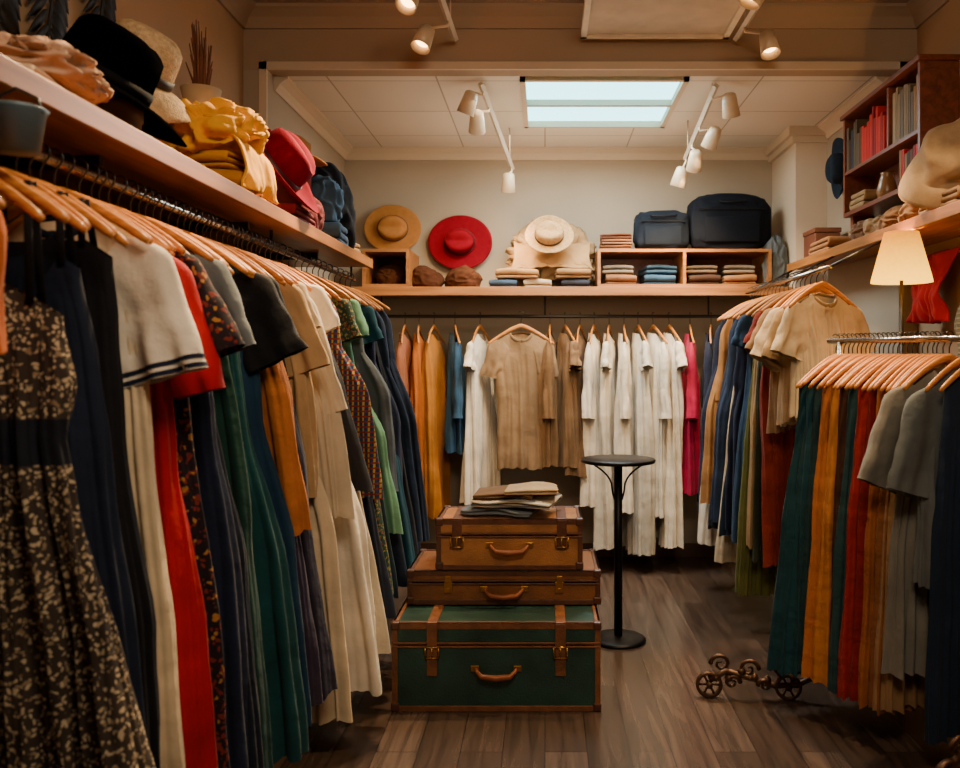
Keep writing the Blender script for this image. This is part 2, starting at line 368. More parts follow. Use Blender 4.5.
left=[
(1.47,'long',rust,.36,.16,'short rust-orange camisole at the near end of the rail',dict(xoff=.04,th=.5)),
(1.70,'gown',floral,1.2,.28,'patterned beige sundress with dark waist, thin straps and flared skirt',dict(z0=-.29,straps=black,neck=.08,dip=.03,xoff=.03,wp=[(0,.165),(.12,.19),(.24,.155),(.32,.17),(.6,.26),(1,.33)],amp=.032,soft=1.1)),
(1.82,'gown',F((20,28,46)),1.5,.29,'navy strappy long dress hanging beside patterned sundress',dict(z0=-.2,straps=black,wp=[(0,.14),(.12,.17),(.3,.19),(.6,.24),(1,.29)])),
(1.91,'gown',F((15,15,20)),1.5,.30,'black strappy long dress next to cream dress',dict(z0=-.15,straps=black)),
(2.01,'dress',cream,1.66,.29,'cream long dress with navy-striped short sleeves',dict(trim=navy,slm=white,sleeve=(.33,.24,.095,.105),collar=navy,amp=.026)),
(2.12,'dress',red,1.66,.31,'bright red long dress with short sleeves',dict(sleeve=(.36,.26,.09,.1))),
(2.20,'dress',paisley,1.64,.31,'dark paisley long dress with wide short sleeves',dict(sleeve=(.30,.40,.09,.11))),
(2.32,'dress',navy,1.5,.30,'navy long dress with grey short sleeves',dict(slm=grey,collar=grey,sleeve=(.28,.36,.09,.1))),
(2.41,'gown',F((20,27,40)),1.5,.32,'charcoal navy sleeveless long dress',dict()),
(2.50,'long',dgreen,1.55,.33,'dark green long dress with soft folds',dict(amp=.026)),
(2.62,'gown',F((16,62,64)),1.55,.34,'deep teal flared long dress',dict(amp=.026)),
(2.71,'dress',F((20,50,72)),1.52,.35,'petrol blue long dress with black short sleeves',dict(slm=black,sleeve=(.30,.38,.09,.1))),
(2.81,'shirt',F((168,96,38)),.92,.28,'orange-brown corduroy shirt between dark dresses',dict(slm=black,sleeve=(.25,.3,.085,.09),xoff=.08)),
(2.88,'long',purple,1.5,.36,'dark plum long dress with soft folds',dict()),
(2.98,'long',F((40,36,50)),1.5,.37,'charcoal violet long dress',dict(pleat=True)),
(3.09,'shirt',F((180,144,98)),.85,.28,'beige long-sleeved blouse beside charcoal dress',dict(sleeve=(.34,.4,.085,.09))),
(3.17,'dress',cream,1.66,.40,'ivory long dress with short sleeves',dict(amp=.028)),
(3.28,'shirt',offw,.95,.32,'off-white blouse with long sleeves',dict(sleeve=(.5,.28,.075,.06),xoff=.06)),
(3.38,'dress',white,1.66,.44,'white flowing long dress',dict(amp=.032,xoff=.06)),
(3.50,'long',F((30,28,32)),.9,.36,'dark fringed knit top beside white dress',dict(xoff=.06)),
(3.58,'long',F((192,176,150)),1.55,.42,'pale beige long dress behind knit top',dict(amp=.028,xoff=.05)),
(3.67,'shirt',plaid,.95,.36,'blue plaid shirt with yellow and red checks',dict(collar=plaid,xoff=.06)),
(3.76,'long',F((26,32,46)),1.5,.42,'blue-black long dress behind plaid shirt',dict(xoff=.05)),
(3.86,'dress',pat1,1.4,.42,'muted green and yellow flower-print dress',dict()),
(3.95,'gown',F((32,48,54)),1.45,.42,'slate grey sleeveless dress',dict()),
(4.05,'dress',mint,1.2,.43,'mint green long dress',dict()),
(4.15,'shirt',F((74,80,84)),1.0,.38,'grey long-sleeved shirt',dict(xoff=.05)),
(4.24,'long',F((25,33,48)),1.45,.42,'dark slate long dress',dict()),
(4.34,'dress',teal,1.45,.43,'teal dress with short sleeves',dict()),
(4.46,'shirt',navy,1.3,.40,'navy long coat-like shirt',dict()),
(4.58,'long',black,1.45,.34,'black long dress',dict(xoff=.1)),
(4.70,'shirt',F((25,37,54)),1.35,.34,'slate blue long shirt',dict(xoff=.1)),
(4.82,'long',navy,1.45,.34,'navy long dress near the end of the rail',dict(xoff=.1)),
(4.94,'shirt',F((20,28,44)),1.4,.34,'dark navy shirt at the end of the rail',dict(xoff=.11)),
]
for d,k,mt,L,re,lab,kw in left:
    kw=dict(kw); kw.setdefault('xoff',.03); kw.setdefault('amp',.022); th=kw.pop('th',1.0); kw['xoff']+=j(.02); kw['twist']=j(.08); kw.setdefault('z0',-.098+j(.012))
    put(k,(RX,d,RZ),-.10+j(.12),mt,L,re,lab,LG,th=th,tilt=j(.05),**kw)
for d in (1.58,1.64,1.76,1.865,1.96,2.065,2.16,2.26,2.365,2.455,2.56,2.665,2.76,2.845,2.93,3.03,3.13,3.23,3.33,3.44):
    hang((RX,d,RZ),(0,j(.05),-.1+j(.1)),'empty light wooden clothes hanger between garments','wooden hangers on the rails')
def rail(name,p0,p1,r,mt,label,n=12):
    p0=Vector(p0);p1=Vector(p1)
    root=MB().tube([(0,0,0),tuple(p1-p0)],r,n).obj(name,mt,loc=p0)
    top(root,label,'clothes rail')
    return root
r=rail('clothes_rail',(RX,.6,RZ-.008),(RX,5.05,RZ-.008),.012,CHROME,'steel hanging rail under the wooden wall shelf')
for y in (.4,.95,2.86,4.31):
    MB().tube([(0,y+.06,0),(0,y+.06,.07)],.007,8).obj('rail_support',STEEL,r)
sh=MB().bb(XL,-1.04,.4,5.1,2.02,2.06).obj('wall_shelf',SHELFW,smooth=False,bevel=.004)
top(sh,'long light wooden wall shelf above the clothes rail','shelf')
MB().bb(-1.04,-1.02,.4,5.1,2.012,2.066).obj('front_edge',SHELFW,sh,smooth=False,bevel=.003)
for y in (1.2,2.25,3.37,4.39):
    MB().bb(XL,-1.16,y-.012,y+.012,1.985,2.02).bb(XL,XL+.02,y-.012,y+.012,1.75,2.02).obj('bracket',STEEL,sh,smooth=False)

# right wall row
RRX,RRZ=1.34,1.92
RG='garments on the shorter wall rail'
right=[
(4.14,'tee',F((196,174,140)),.60,.18,'cream cotton t-shirt at the near end of the rail',dict(sleeve=(.26,.34,.085,.1),collar=F((150,122,88)),xoff=0,sh=.18)),
(4.24,'tee',F((172,140,100)),.64,.19,'beige t-shirt beside cream t-shirt',dict(sleeve=(.28,.42,.09,.1),xoff=0)),
(4.34,'tee',F((196,172,138)),.66,.20,'pale cream t-shirt between beige tops',dict(sleeve=(.30,.46,.09,.1),xoff=0)),
(4.43,'tee',F((140,106,72)),.70,.21,'tan t-shirt beside brick red dress',dict(sleeve=(.28,.46,.09,.1),xoff=0)),
(4.51,'dress',F((130,42,24)),1.42,.19,'brick red long dress',dict(xoff=0)),
(4.59,'long',F((50,56,42)),1.42,.21,'dark moss long dress',dict()),
(4.66,'long',F((150,118,76)),1.35,.24,'sand coloured long dress',dict()),
(4.74,'skirt',F((100,100,50)),1.62,.28,'olive pleated long skirt dress',dict()),
(4.82,'dress',bluesteel,1.35,.28,'steel blue dress with short sleeves',dict()),
(4.91,'shirt',navy,1.3,.30,'navy long-sleeved shirt dress',dict()),
(4.99,'long',F((18,34,48)),1.35,.30,'midnight blue long dress',dict()),
(5.08,'long',offw,1.52,.31,'ivory long dress between navy garments',dict()),
(5.17,'shirt',F((28,42,64)),1.3,.32,'dark blue denim shirt dress',dict()),
(5.26,'long',F((18,24,36)),1.35,.32,'black-blue long dress',dict()),
(5.35,'long',F((24,34,50)),1.4,.32,'ink blue long dress',dict()),
(5.44,'shirt',F((150,104,58)),1.25,.32,'camel long-sleeved coat',dict()),
(5.52,'long',white,1.52,.33,'white long dress near the far end',dict()),
(5.60,'shirt',navy,1.35,.33,'navy long coat at the far end of the rail',dict()),
]
for i,(d,k,mt,L,re,lab,kw) in enumerate(right):
    kw=dict(kw); kw.setdefault('xoff',-.03); kw['twist']=j(.08)
    put(k,(RRX,d,RRZ),(.46 if i<4 else .16)+j(.05),mt,L,re,lab,RG,th=1.0,amp=.022,tilt=j(.05),**kw)
r=rail('clothes_rail',(RRX,4.04,RRZ-.008),(RRX,5.70,RRZ-.008),.012,CHROME,'steel hanging rail below the shelf by the lamp')
for y in (.05,.81,1.62): MB().tube([(0,y,0),(0.30,y,.15)],.007,8).obj('rail_support',STEEL,r)
sh=MB().bb(1.64,XRB,3.3,5.76,2.07,2.10).obj('wall_shelf',SHELFW,smooth=False,bevel=.004)
top(sh,'wooden wall shelf carrying bookcase, caps and folded clothes','shelf')
MB().bb(1.62,1.64,3.3,5.76,2.055,2.107).obj('front_edge',SHELFW,sh,smooth=False,bevel=.003)
MB().bb(XRB,XR,3.3,YH,2.07,2.10).obj('wall_ledge',SHELFW,sh,smooth=False)

# back row
BG='garments on the rear rail'; BY,BZ=6.05,1.78
def bx(px,d=BY): return (px-545)/860*d
back=[
(405,F((150,90,60)),'shirt',1.0,.22,'dusty coral shirt on the rear rail'),
(419,F((170,92,28)),'long',1.3,.22,'orange long dress on the rear rail'),
(434,F((164,102,30)),'long',1.3,.22,'mustard long dress on the rear rail'),
(455,denim,'shirt',.85,.2,'faded blue denim shirt'),
(480,white,'dress',1.2,.22,'white dress beside denim shirt'),
(550,F((120,88,56)),'shirt',.95,.2,'brown long-sleeved top'),
(565,taupe,'tee',.95,.2,'taupe knitted top'),
(580,F((106,78,52)),'tee',1.0,.21,'brown knitted top'),
(594,white,'shirt',1.2,.2,'white shirt next to brown top'),
(609,F((212,200,180)),'dress',1.5,.2,'white long night dress'),
(624,white,'shirt',1.25,.21,'white long-sleeved shirt'),
(638,F((204,196,180)),'dress',1.55,.2,'pale white long dress'),
(653,F((216,206,188)),'shirt',1.3,.21,'ivory long-sleeved shirt'),
(669,white,'dress',1.5,.21,'white long dress beside magenta coat'),
(690,magenta,'shirt',1.12,.2,'magenta long-sleeved coat'),
(711,navy,'shirt',1.2,.2,'dark navy coat at the end of the rear rail'),
]
for px,mt,k,L,re,lab in back:
    put(k,(bx(px),BY,BZ),PI/2+j(.35),mt,L,re,lab,BG,th=1.3,amp=.032,soft=.8,tilt=0)
put('tee',(bx(521,5.9),BY-.13,BZ),j(.05),F((142,112,80)),.96,.165,'tan t-shirt hanging face-on on the rear rail',BG,th=.9,sleeve=(.26,.20,.08,.075),sh=.18,xoff=0,collar=F((124,96,66)),amp=.013,soft=.45,wr=2.2)
r=rail('clothes_rail',(-1.45,BY,BZ-.008),(1.66,BY,BZ-.008),.012,STEEL,'dark hanging rail under the rear shelf')
for x in (.3,1.45,2.6): MB().tube([(x,0,0),(x,0,.14)],.007,8).obj('rail_support',STEEL,r)
sh=MB().bb(XLB+.002,1.688,5.87,YB-.002,1.92,1.96).obj('wall_shelf',SHELFX,smooth=False,bevel=.003)
top(sh,'light wooden shelf across the rear wall with hats and bags','shelf')
MB().bb(XLB+.002,1.688,5.85,5.87,1.905,1.965).obj('front_edge',SHELFX,sh,smooth=False,bevel=.003)
def cubby(x0,x1,y0,y1,z0,h,divs,label):
    o=empty('cubby_unit',((x0+x1)/2,(y0+y1)/2,z0)); w=(x1-x0)/2; dd=(y1-y0)/2; t=.02
    MB().bb(-w,w,-dd,dd,0,t).obj('bottom_panel',SHELFX,o,smooth=False); MB().bb(-w,w,-dd,dd,h-t,h).obj('top_panel',SHELFX,o,smooth=False)
    for x in [-w+t/2,w-t/2]: MB().box((x,0,h/2),(t,2*dd,h-2*t)).obj('side_panel',SHELFX,o,smooth=False)
    for x in divs: MB().box((x,0,h/2),(t,2*dd,h-2*t)).obj('divider',SHELFX,o,smooth=False)
    MB().bb(-w+t,w-t,dd-.01,dd,t,h-t).obj('back_panel',CABW,o,smooth=False)
    return top(o,label,'shelf unit')
cubby(.36,1.55,5.88,6.36,1.966,.26,[.0],'low wooden cubby unit with folded clothes under bags')
cubby(-1.25,-.93,5.88,6.36,1.966,.26,[],'small wooden cubby box beneath tan hat')

# ------------------------------------------------------------------ folded cloth, crumpled cloth, hats, bags
def folded(loc,w,dd,h,mt,label,group=None,rz=0,layers=3,sf=1.):
    t=h/layers; path=[]
    for i in range(layers):
        z=t*(i+.5); ys=[-dd/2+dd*q/6 for q in range(7)]
        if i%2==1: ys=ys[::-1]
        for y in ys: path.append((y,z))
        if i<layers-1:
            s=1 if i%2==0 else -1
            for a in(-.4,0,.4): path.append((s*(dd/2+t*.5*math.cos(a*PI/.9)),z+t/2+math.sin(a*PI/.9)*t*.5))
    n=14; vs=[];fs=[];m=len(path); sd=random.random()*50
    for i in range(n+1):
        x=-w/2+w*i/n
        for q,(y,z) in enumerate(path):
            nz=noise.noise(Vector((x*6+sd,y*6,z*3))); ny_=noise.noise(Vector((x*9,y*4+sd,z*30)))
            droop=-.25*h*(sf-1)*((abs(x)/(w/2))**4*.5)
            vs.append((x*(1+.05*(sf-1)*ny_)+nz*.006*sf,y+nz*.012*sf+ny_*.01*(sf-1),max(.004,z+nz*.008*(z/h)*sf+droop*(z/h))))
    for i in range(n):
        for q in range(m-1): fs.append((i*m+q,(i+1)*m+q,(i+1)*m+q+1,i*m+q+1))
    o=MB().add(vs,fs).obj('folded_garment',mt,solid=t*.85,sub=1,loc=loc,rot=(0,0,rz))
    o.location.z+=t*.02
    return top(o,label,'folded clothes',group)
def crumple(name,loc,s,mt,label,cat,rot=(0,0,0),k=2.2,a=.28,group=None):
    n=96;m=60;vs=[];fs=[];sd=random.random()*99
    for i in range(m+1):
        th=PI*i/m
        for q in range(n):
            p=2*PI*q/n; d=Vector((math.sin(th)*math.cos(p),math.sin(th)*math.sin(p),math.cos(th)))
            e=d*k+Vector((sd,sd*.3,0)); wv=Vector((noise.noise(e),noise.noise(e+Vector((7,3,1))),noise.noise(e+Vector((2,9,4)))))
            rdg=1-min(1,abs(noise.noise(e*.9+wv*1.1))*2.4); rdg=rdg*rdg*(3-2*rdg)
            f=1+a*(rdg-.5)*.55+noise.noise(e*.6)*.2+a*.15*noise.noise(e*2.2)
            vs.append((d.x*s[0]*f,d.y*s[1]*f,max(-s[2]*.6,d.z*s[2]*f)+s[2]*.6))
    for i in range(m):
        for q in range(n):
            q2=(q+1)%n; fs.append((i*n+q,(i+1)*n+q,(i+1)*n+q2,i*n+q2))
    o=MB().add(vs,fs).obj(name,mt,loc=loc,rot=rot); return top(o,label,cat,group)
def draped(name,loc,w,mt,label,cat,path,rz=0,wave=.02,group=None,thick=.008,k=5):
    n=50;vs=[];fs=[];sd=random.random()*30
    pts=[]
    for (a,b_) in zip(path,path[1:]):
        for q in range(8): t=q/8; pts.append((a[0]+(b_[0]-a[0])*t,a[1]+(b_[1]-a[1])*t))
    pts.append(path[-1])
    for _ in range(3): pts=[pts[0]]+[((pts[i-1][0]+2*pts[i][0]+pts[i+1][0])/4,(pts[i-1][1]+2*pts[i][1]+pts[i+1][1])/4) for i in range(1,len(pts)-1)]+[pts[-1]]
    m=len(pts)
    for i in range(n+1):
        y=-w/2+w*i/n
        for q,(x,z) in enumerate(pts):
            t=q/m; nz=noise.noise(Vector((y*k*2+sd,t*2.5,sd)))+.6*noise.noise(Vector((y*k*4.5+sd,t*4,0)))
            dx=pts[min(q+1,m-1)][0]-pts[max(q-1,0)][0]; dz=pts[min(q+1,m-1)][1]-pts[max(q-1,0)][1]; l=math.hypot(dx,dz)+1e-6
            A=wave*(.4+.9*abs(t-.5)*2)
            vs.append((x+dz/l*nz*A,y*(1-.12*math.sin(PI*t))+nz*.01,z+dx/l*nz*A))
    for i in range(n):
        for q in range(m-1): fs.append((i*m+q,(i+1)*m+q,(i+1)*m+q+1,i*m+q+1))
    o=MB().add(vs,fs).obj(name,mt,loc=loc,rot=(0,0,rz),solid=thick); return top(o,label,cat,group)
def hat(loc,rot,R,rc,h,mt,band,label,curl=.03,pinch=.02,brimwave=.012,name='hat',droop=0):
    prof=[]
    for i in range(9):
        t=i/8; prof.append((R+(rc-R)*t, curl*(1-t)**2*1.2,0))
    for z,f in ((.08,.99),(.3,.96),(.55,.93),(.78,.89),(.9,.82),(.97,.7),(1.0,.5),(.97,.3),(.93,.12),(.92,0)): prof.append((rc*f,h*z,1))
    n=56;vs=[];fs=[];k=len(prof); p1=random.random()*6
    for i in range(n):
        a=2*PI*i/n
        for q,(r,z,c) in enumerate(prof):
            x=r*math.cos(a)*1.1; y=r*math.sin(a)*.93
            if not c: z=z+ brimwave*(math.sin(2*a+p1)+.5*math.sin(3*a+p1*2))*((r-rc)/(R-rc+1e-6))
            else:
                f=z/h
                if f>.5: y*=1-pinch*6*(f-.5)*max(0,math.cos(a))
                if f>.8: z-=h*.16*math.exp(-(y/(rc*.3))**2)*(1 if abs(x)<rc else .5)
                if droop:
                    nn_=noise.noise(Vector((math.cos(a)*1.4+p1,math.sin(a)*1.4,z*9))); x*=1+droop*nn_; y*=1+droop*nn_; x+=droop*f*f*.12; z*=1-droop*.3*f
            vs.append((x,y,z))
    for i in range(n):
        j2=(i+1)%n
        for q in range(k-1): fs.append((i*k+q,j2*k+q,j2*k+q+1,i*k+q+1))
    o=MB().add(vs,fs).obj(name,mt,solid=.004,loc=loc,rot=rot)
    if band:
        b=MB(); b.lathe([(1.0,0),(1.0,1)],48,Matrix.Diagonal((rc*1.1*1.012,rc*.93*1.012,h*.2,1)))
        for i,v in enumerate(b.v): b.v[i]=(v[0],v[1],v[2]+h*.04)
        b.obj('hat_band',band,o,solid=.004)
    return top(o,label,'hat')
straw=simple('straw',(178,136,84),.8,0,.25,60,.6,160); straw2=simple('straw_pale',(194,160,114),.8,0,.25,60,.6,160)
def felt(n,c): return simple(n,c,.95,0,.1,30,.2,200,spec=.08)
fblack=simple('felt_black',(3,3,4),1.,0,.1,30,.1,200,spec=0.); fred=felt('felt_red',(120,8,26)); fwine=felt('felt_burgundy',(100,4,28)); fbrown=felt('felt_brown',(72,42,26)); ftan=felt('felt_tan',(160,108,58)); bandb=simple('ribbon_dark',(34,24,22),.6)
ST=2.06
folded((-1.27,1.96,ST),.34,.3,.06,F((188,158,124)),'cream folded cloth under the pink scarf',None,.1,3)
crumple('scarf',(-1.20,2.00,ST+.062),(.15,.19,.06),F((174,136,108)),'crumpled blush pink scarf on the shelf','scarf',k=1.8,a=.4)
top(MB().lathe([(0,0),(.13,0),(.14,.01),(.14,.10),(.145,.10),(.145,.14),(.0,.14)],40).obj('hat_box',simple('hatbox_card',(60,42,32),.7),loc=(-1.27,2.38,ST)),'round brown hat box under the black hat','hat box')
hat((-1.23,2.38,ST+.195),(.1,.5,.2),.245,.12,.16,fblack,simple('ribbon_black',(5,5,6),.8,spec=.1),'black felt fedora with wide floppy brim tilted on its side',curl=-.03,brimwave=.032,name='fedora')
top(MB().lathe([(0,0),(.08,0),(.08,.015),(.012,.03),(.012,.36),(.06,.40),(.06,.42),(0,.44)],24).obj('hat_stand',CABW,loc=(-1.36,2.84,ST)),'dark wooden hat stand holding the straw hat','hat stand')
hat((-1.36,2.84,ST+.37),(.3,.5,.3),.2,.11,.16,straw2,bandb,'pale straw sun hat propped on a stand',curl=-.06,brimwave=.02,name='straw_hat')
YL=F((226,160,24))
folded((-1.25,3.16,ST),.36,.34,.09,F((186,124,30)),'mustard folded sweater on the shelf',None,.1,3,1.6)
folded((-1.25,3.16,ST+.095),.33,.32,.06,F((204,142,34)),'golden yellow folded cardigan',None,-.1,3,1.6)
crumple('blouse',(-1.22,3.12,ST+.14),(.17,.20,.14),YL,'crumpled bright yellow blouse on folded sweaters','blouse',k=1.8,a=.6)
draped('shawl',(-1.18,3.14,ST),.36,YL,'bright yellow shawl draped over folded sweaters','shawl',[(-.2,.24),(-.08,.30),(.04,.27),(.12,.18),(.145,.08),(.155,.02)],wave=.034,k=6)
vs=MB().lathe([(0,0),(.06,0),(.075,.1),(.06,.3),(.055,.42),(.08,.52),(.072,.52),(.045,.42),(.05,.3),(0,.05)],32).obj('vase',simple('vase_ceramic',(190,158,116),.5),loc=(-1.40,3.50,ST))
top(vs,'tall cream ceramic vase holding dry twigs','vase')
tw=MB()
for i in range(44):
    a=random.random()*6.28; r0=.012*random.random()+.006; r1=.01+.05*random.random(); h=.60+.20*random.random()
    p=[(r0*math.cos(a),r0*math.sin(a),.1),(r0*math.cos(a)*1.5,r0*math.sin(a)*1.5,.45),((r0+r1)/2*math.cos(a),(r0+r1)/2*math.sin(a)+.01,.45+(h-.45)*.6),(r1*math.cos(a+.2),r1*math.sin(a+.2),h)]
    tw.tube(p,[.006,.006,.005,.002],6)
t=tw.obj('dried_twigs',simple('twig_bark',(104,58,34),.9),loc=(-1.40,3.50,ST)); t['kind']='stuff'; top(t,'bundle of dry reddish brown twigs in vase','twigs')
folded((-1.2,3.72,ST),.34,.3,.07,F((110,18,26)),'dark red folded sweater under hat',None,0,3)
hat((-1.15,3.66,ST+.24),(.25,.95,.2),.235,.12,.15,fwine,simple('ribbon_wine',(44,5,12),.5),'magenta-red felt hat leaning on its brim',curl=.03,name='felt_hat')
top(MB().lathe([(0,0),(.11,0),(.115,.01),(.115,.34),(.12,.34),(.12,.38),(0,.38)],36).obj('hat_box',simple('hatbox_red',(100,28,22),.6),loc=(-1.26,4.20,ST)),'tall dark red round hat box under tan hat','hat box')
hat((-1.25,4.19,ST+.39),(.0,.15,0),.17,.095,.12,felt('felt_camel',(150,98,52)),bandb,'small brown felt hat sitting on a hat box',curl=.02,name='felt_hat')
crumple('scarf',(-1.12,4.04,ST),(.07,.12,.12),F((96,22,24)),'dark red crumpled scarf near hat box','scarf',k=1.5,a=.3)
folded((-1.18,4.50,ST),.26,.26,.12,F((60,84,104)),'blue folded denim jacket on the shelf',None,.1,3)
crumple('jacket',(-1.18,4.48,ST+.125),(.13,.12,.15),F((66,90,110)),'blue-grey bundled denim jacket','jacket',k=1.4,a=.35)
crumple('jacket',(-1.22,4.76,ST),(.16,.12,.30),F((20,22,28)),'charcoal bundled jacket beside denim jacket','jacket',k=1.4,a=.35)
folded((-1.2,4.97,ST),.24,.14,.09,F((160,118,70)),'small tan folded cloth at the shelf end')
bk=MB().lathe([(0,0),(.040,0),(.050,.075),(.055,.08),(.05,.083),(.046,.076),(.036,.006),(0,.006)],28).obj('small_bucket',simple('zinc',(96,114,122),.45,.5),loc=(-.99,1.61,1.88))
MB().tube([(-.049,0,.072),(-.042,0,.10),(0,0,.12),(.042,0,.10),(.049,0,.072)],.003,8).obj('bail_handle',STEEL,bk)
top(bk,'small blue-grey metal bucket hanging under the shelf','bucket')
lm=simple('blackened_iron',(24,20,18),.6,.3)
for n_,(yy,zz) in enumerate(((2.50,2.58),(2.76,2.66),(3.08,2.80))):
    lb=MB(); lb.tube([(0,0,.28),(0.01,.02,0),(0,-.02,-.25)],.005,6)
    for i in range(10):
        z=.24-i*.05
        for sd in(-1,1):
            lv=[];L=.15-.004*i
            for q in range(9):
                t=q/8; wd=.034*math.sin(PI*t)**.8
                lv.append((.006+.012*math.sin(PI*t),sd*(L*t*.85)+.0,z-L*t*.8+wd)); lv.append((.006,sd*(L*t*.85),z-L*t*.8-wd*.6))
            lb.add(lv,[(2*q,2*q+1,2*q+3,2*q+2) for q in range(8)])
    o=lb.obj('leaf_wall_hanging',lm,solid=.003,loc=(XL+.02,yy,zz)); top(o,'black metal leaf spray hanging on the wall','wall decoration','metal leaf sprays on the wall')

BS=1.966
hat((-1.12,6.33,2.43),(PI/2,0,.1),.19,.1,.1,ftan,bandb,'tan felt hat hung on the rear wall',name='felt_hat',curl=.0)
hat((-.625,6.33,2.33),(PI/2,0,0),.215,.1,.12,fred,simple('ribbon_wine',(44,5,12),.5),'crimson felt hat hung on the rear wall',name='felt_hat',curl=.0)
for px in(426,463):
    crumple('knit_hat',(bx(px,6.1),6.1,BS),(.13,.11,.1),fbrown,'dark brown rolled knit hat on the shelf','hat',k=1.5,a=.2)
crumple('knit_hat',(-1.08,6.1,BS+.022),(.11,.1,.09),fbrown,'brown knit hat inside cubby box','hat',k=1.5,a=.2)
cs=[F((58,80,102)),F((184,170,146)),F((48,54,66))]
for i,px in enumerate((504,538,575)):
    folded((bx(px,6.08),6.08,BS),.2,.26,.06,cs[i],'folded '+['blue','cream','charcoal'][i]+' garment on rear shelf','folded clothes on the rear shelf',0,3,1.8)
TANC=F((156,118,74))
folded((bx(518,6.0),6.02,BS+.065),.3,.2,.07,TANC,'tan folded blanket under straw hat',None,0,3,2.2)
folded((bx(572,6.0),6.02,BS+.065),.24,.2,.07,F((144,110,72)),'brown-beige folded sweater beside blanket',None,.1,3,2.2)
crumple('shawl',(.05,6.22,BS+.07),(.29,.12,.25),F((152,118,78)),'large heap of crumpled beige shawl behind straw hat','shawl',k=2.0,a=.6)
draped('blanket',(.05,6.08,BS+.14),.60,TANC,'tan blanket draped under the straw hat','blanket',[(-.16,.18),(-.06,.20),(.04,.11),(.09,.03),(.12,-.01)],rz=-PI/2,wave=.045,k=4)
hat((.03,5.95,BS+.36),(1.2,0,0),.155,.09,.09,straw,bandb,'round straw hat leaning on beige shawl',name='straw_hat',curl=.01)
ccs=[((120,86,60),'brown'),(None,'blue'),((60,40,30),'dark brown'),((140,98,62),'tan')]
c2=[((132,122,108),'grey'),((50,78,100),'blue'),((96,78,60),'taupe'),((120,106,90),'grey')]
for i,x in enumerate((.52,.8,1.1,1.36)):
    folded((x,6.1,BS+.022),.22,.3,.07,denim if i==1 else F(ccs[i][0]),'%s folded garment in the cubby'%ccs[i][1],'folded clothes in the cubby',j(.1),3,1.6)
    folded((x,6.1,BS+.096),.22,.3,.065,F(c2[i][0]),'%s folded garment stacked in the cubby'%c2[i][1],'folded clothes in the cubby',j(.1),2,1.8)
for k_,c_ in enumerate(((120,78,50),(150,104,70),(96,56,36))):
    folded((.5,6.1,BS+.262+.04*k_),.22,.28,.036,F(c_),'brown folded knitwear on top of the cubby','folded knitwear on the cubby',j(.1),2,1.5)
def softbag(loc,w,d,h,c_,label,rz=0):
    m_=simple('bag_cloth',c_,.85,0,.15,20,.3,200,spec=.15); vs=[];fs=[];n=72;mm=36; sd=random.random()*20
    for i in range(mm+1):
        th=PI*i/mm
        for q in range(n):
            p=2*PI*q/n
            sp=lambda v,e: math.copysign(abs(v)**e,v)
            d3=Vector((math.sin(th)*math.cos(p),math.sin(th)*math.sin(p),math.cos(th)))
            g=1+.10*noise.noise(d3*2.0+Vector((sd,0,0)))+.03*noise.noise(d3*5)
            zz=h/2+h/2*sp(math.cos(th),.45)*g
            vs.append((w/2*sp(math.sin(th),.45)*sp(math.cos(p),.45)*g,d/2*sp(math.sin(th),.45)*sp(math.sin(p),.45)*g,max(0,zz)))
    for i in range(mm):
        for q in range(n):
            q2=(q+1)%n; fs.append((i*n+q,(i+1)*n+q,(i+1)*n+q2,i*n+q2))
    o=MB().add(vs,fs).obj('suitcase',m_,loc=loc,rot=(0,0,rz)); top(o,label,'suitcase')
    dk=simple('bag_leather',(8,8,10),.6,spec=.2)
    MB().tube([(-.09,-d/2+.01,h*.86),(-.08,-d/2-.014,h*.83),(.08,-d/2-.014,h*.83),(.09,-d/2+.01,h*.86)],.007,8).obj('handle',dk,o)
    MB().bb(-w*.42,w*.42,-d/2-.008,-d/2+.004,h*.7,h*.72).obj('zipper',dk,o,smooth=False)
    MB().bb(-w*.34,w*.34,-d/2-.012,-d/2+.004,h*.14,h*.58).obj('front_pocket',m_,o,bevel=.01)
    return o
softbag((.825,6.12,BS+.262),.38,.24,.29,(17,23,32),'small dark navy-grey travel case on the cubby')
softbag((1.30,6.1,BS+.262),.56,.28,.40,(10,14,22),'large blue-black soft suitcase on the cubby')
crumple('scarf',(1.6,6.0,BS),(.08,.1,.22),F((86,92,94)),'grey-blue bundled scarf at the end of the shelf','scarf',k=1.5)

# bookcase
bc=empty('bookcase',(1.79,4.4,2.28)); Y1,Y2=-.5,.5; H=.58
MB().bb(-.09,.09,Y1,Y2,0,.022).obj('bottom_board',CABW,bc,smooth=False); MB().bb(-.105,.09,Y1-.02,Y2+.02,H-.025,H).obj('top_board',CABW,bc,smooth=False,bevel=.004)
for y in(Y1+.011,Y2-.011): MB().box((0,y,H/2),(.18,.022,H-.05)).obj('side_board',CABW,bc,smooth=False)
MB().box((0,-.12,.40),(.17,.02,.3)).obj('divider',CABW,bc,smooth=False)
MB().bb(-.088,.085,Y1+.022,Y2-.022,.235,.253).obj('shelf_board',CABW,bc,smooth=False); MB().bb(.08,.09,Y1+.02,Y2-.02,.02,H-.025).obj('back_board',CABW,bc,smooth=False)
for y in(Y1+.05,Y2-.05): MB().bb(-.06,.06,y-.02,y+.02,-.178,0).obj('foot',CABW,bc,smooth=False)
top(bc,'reddish brown wooden bookcase with books standing on the wall shelf','bookcase')
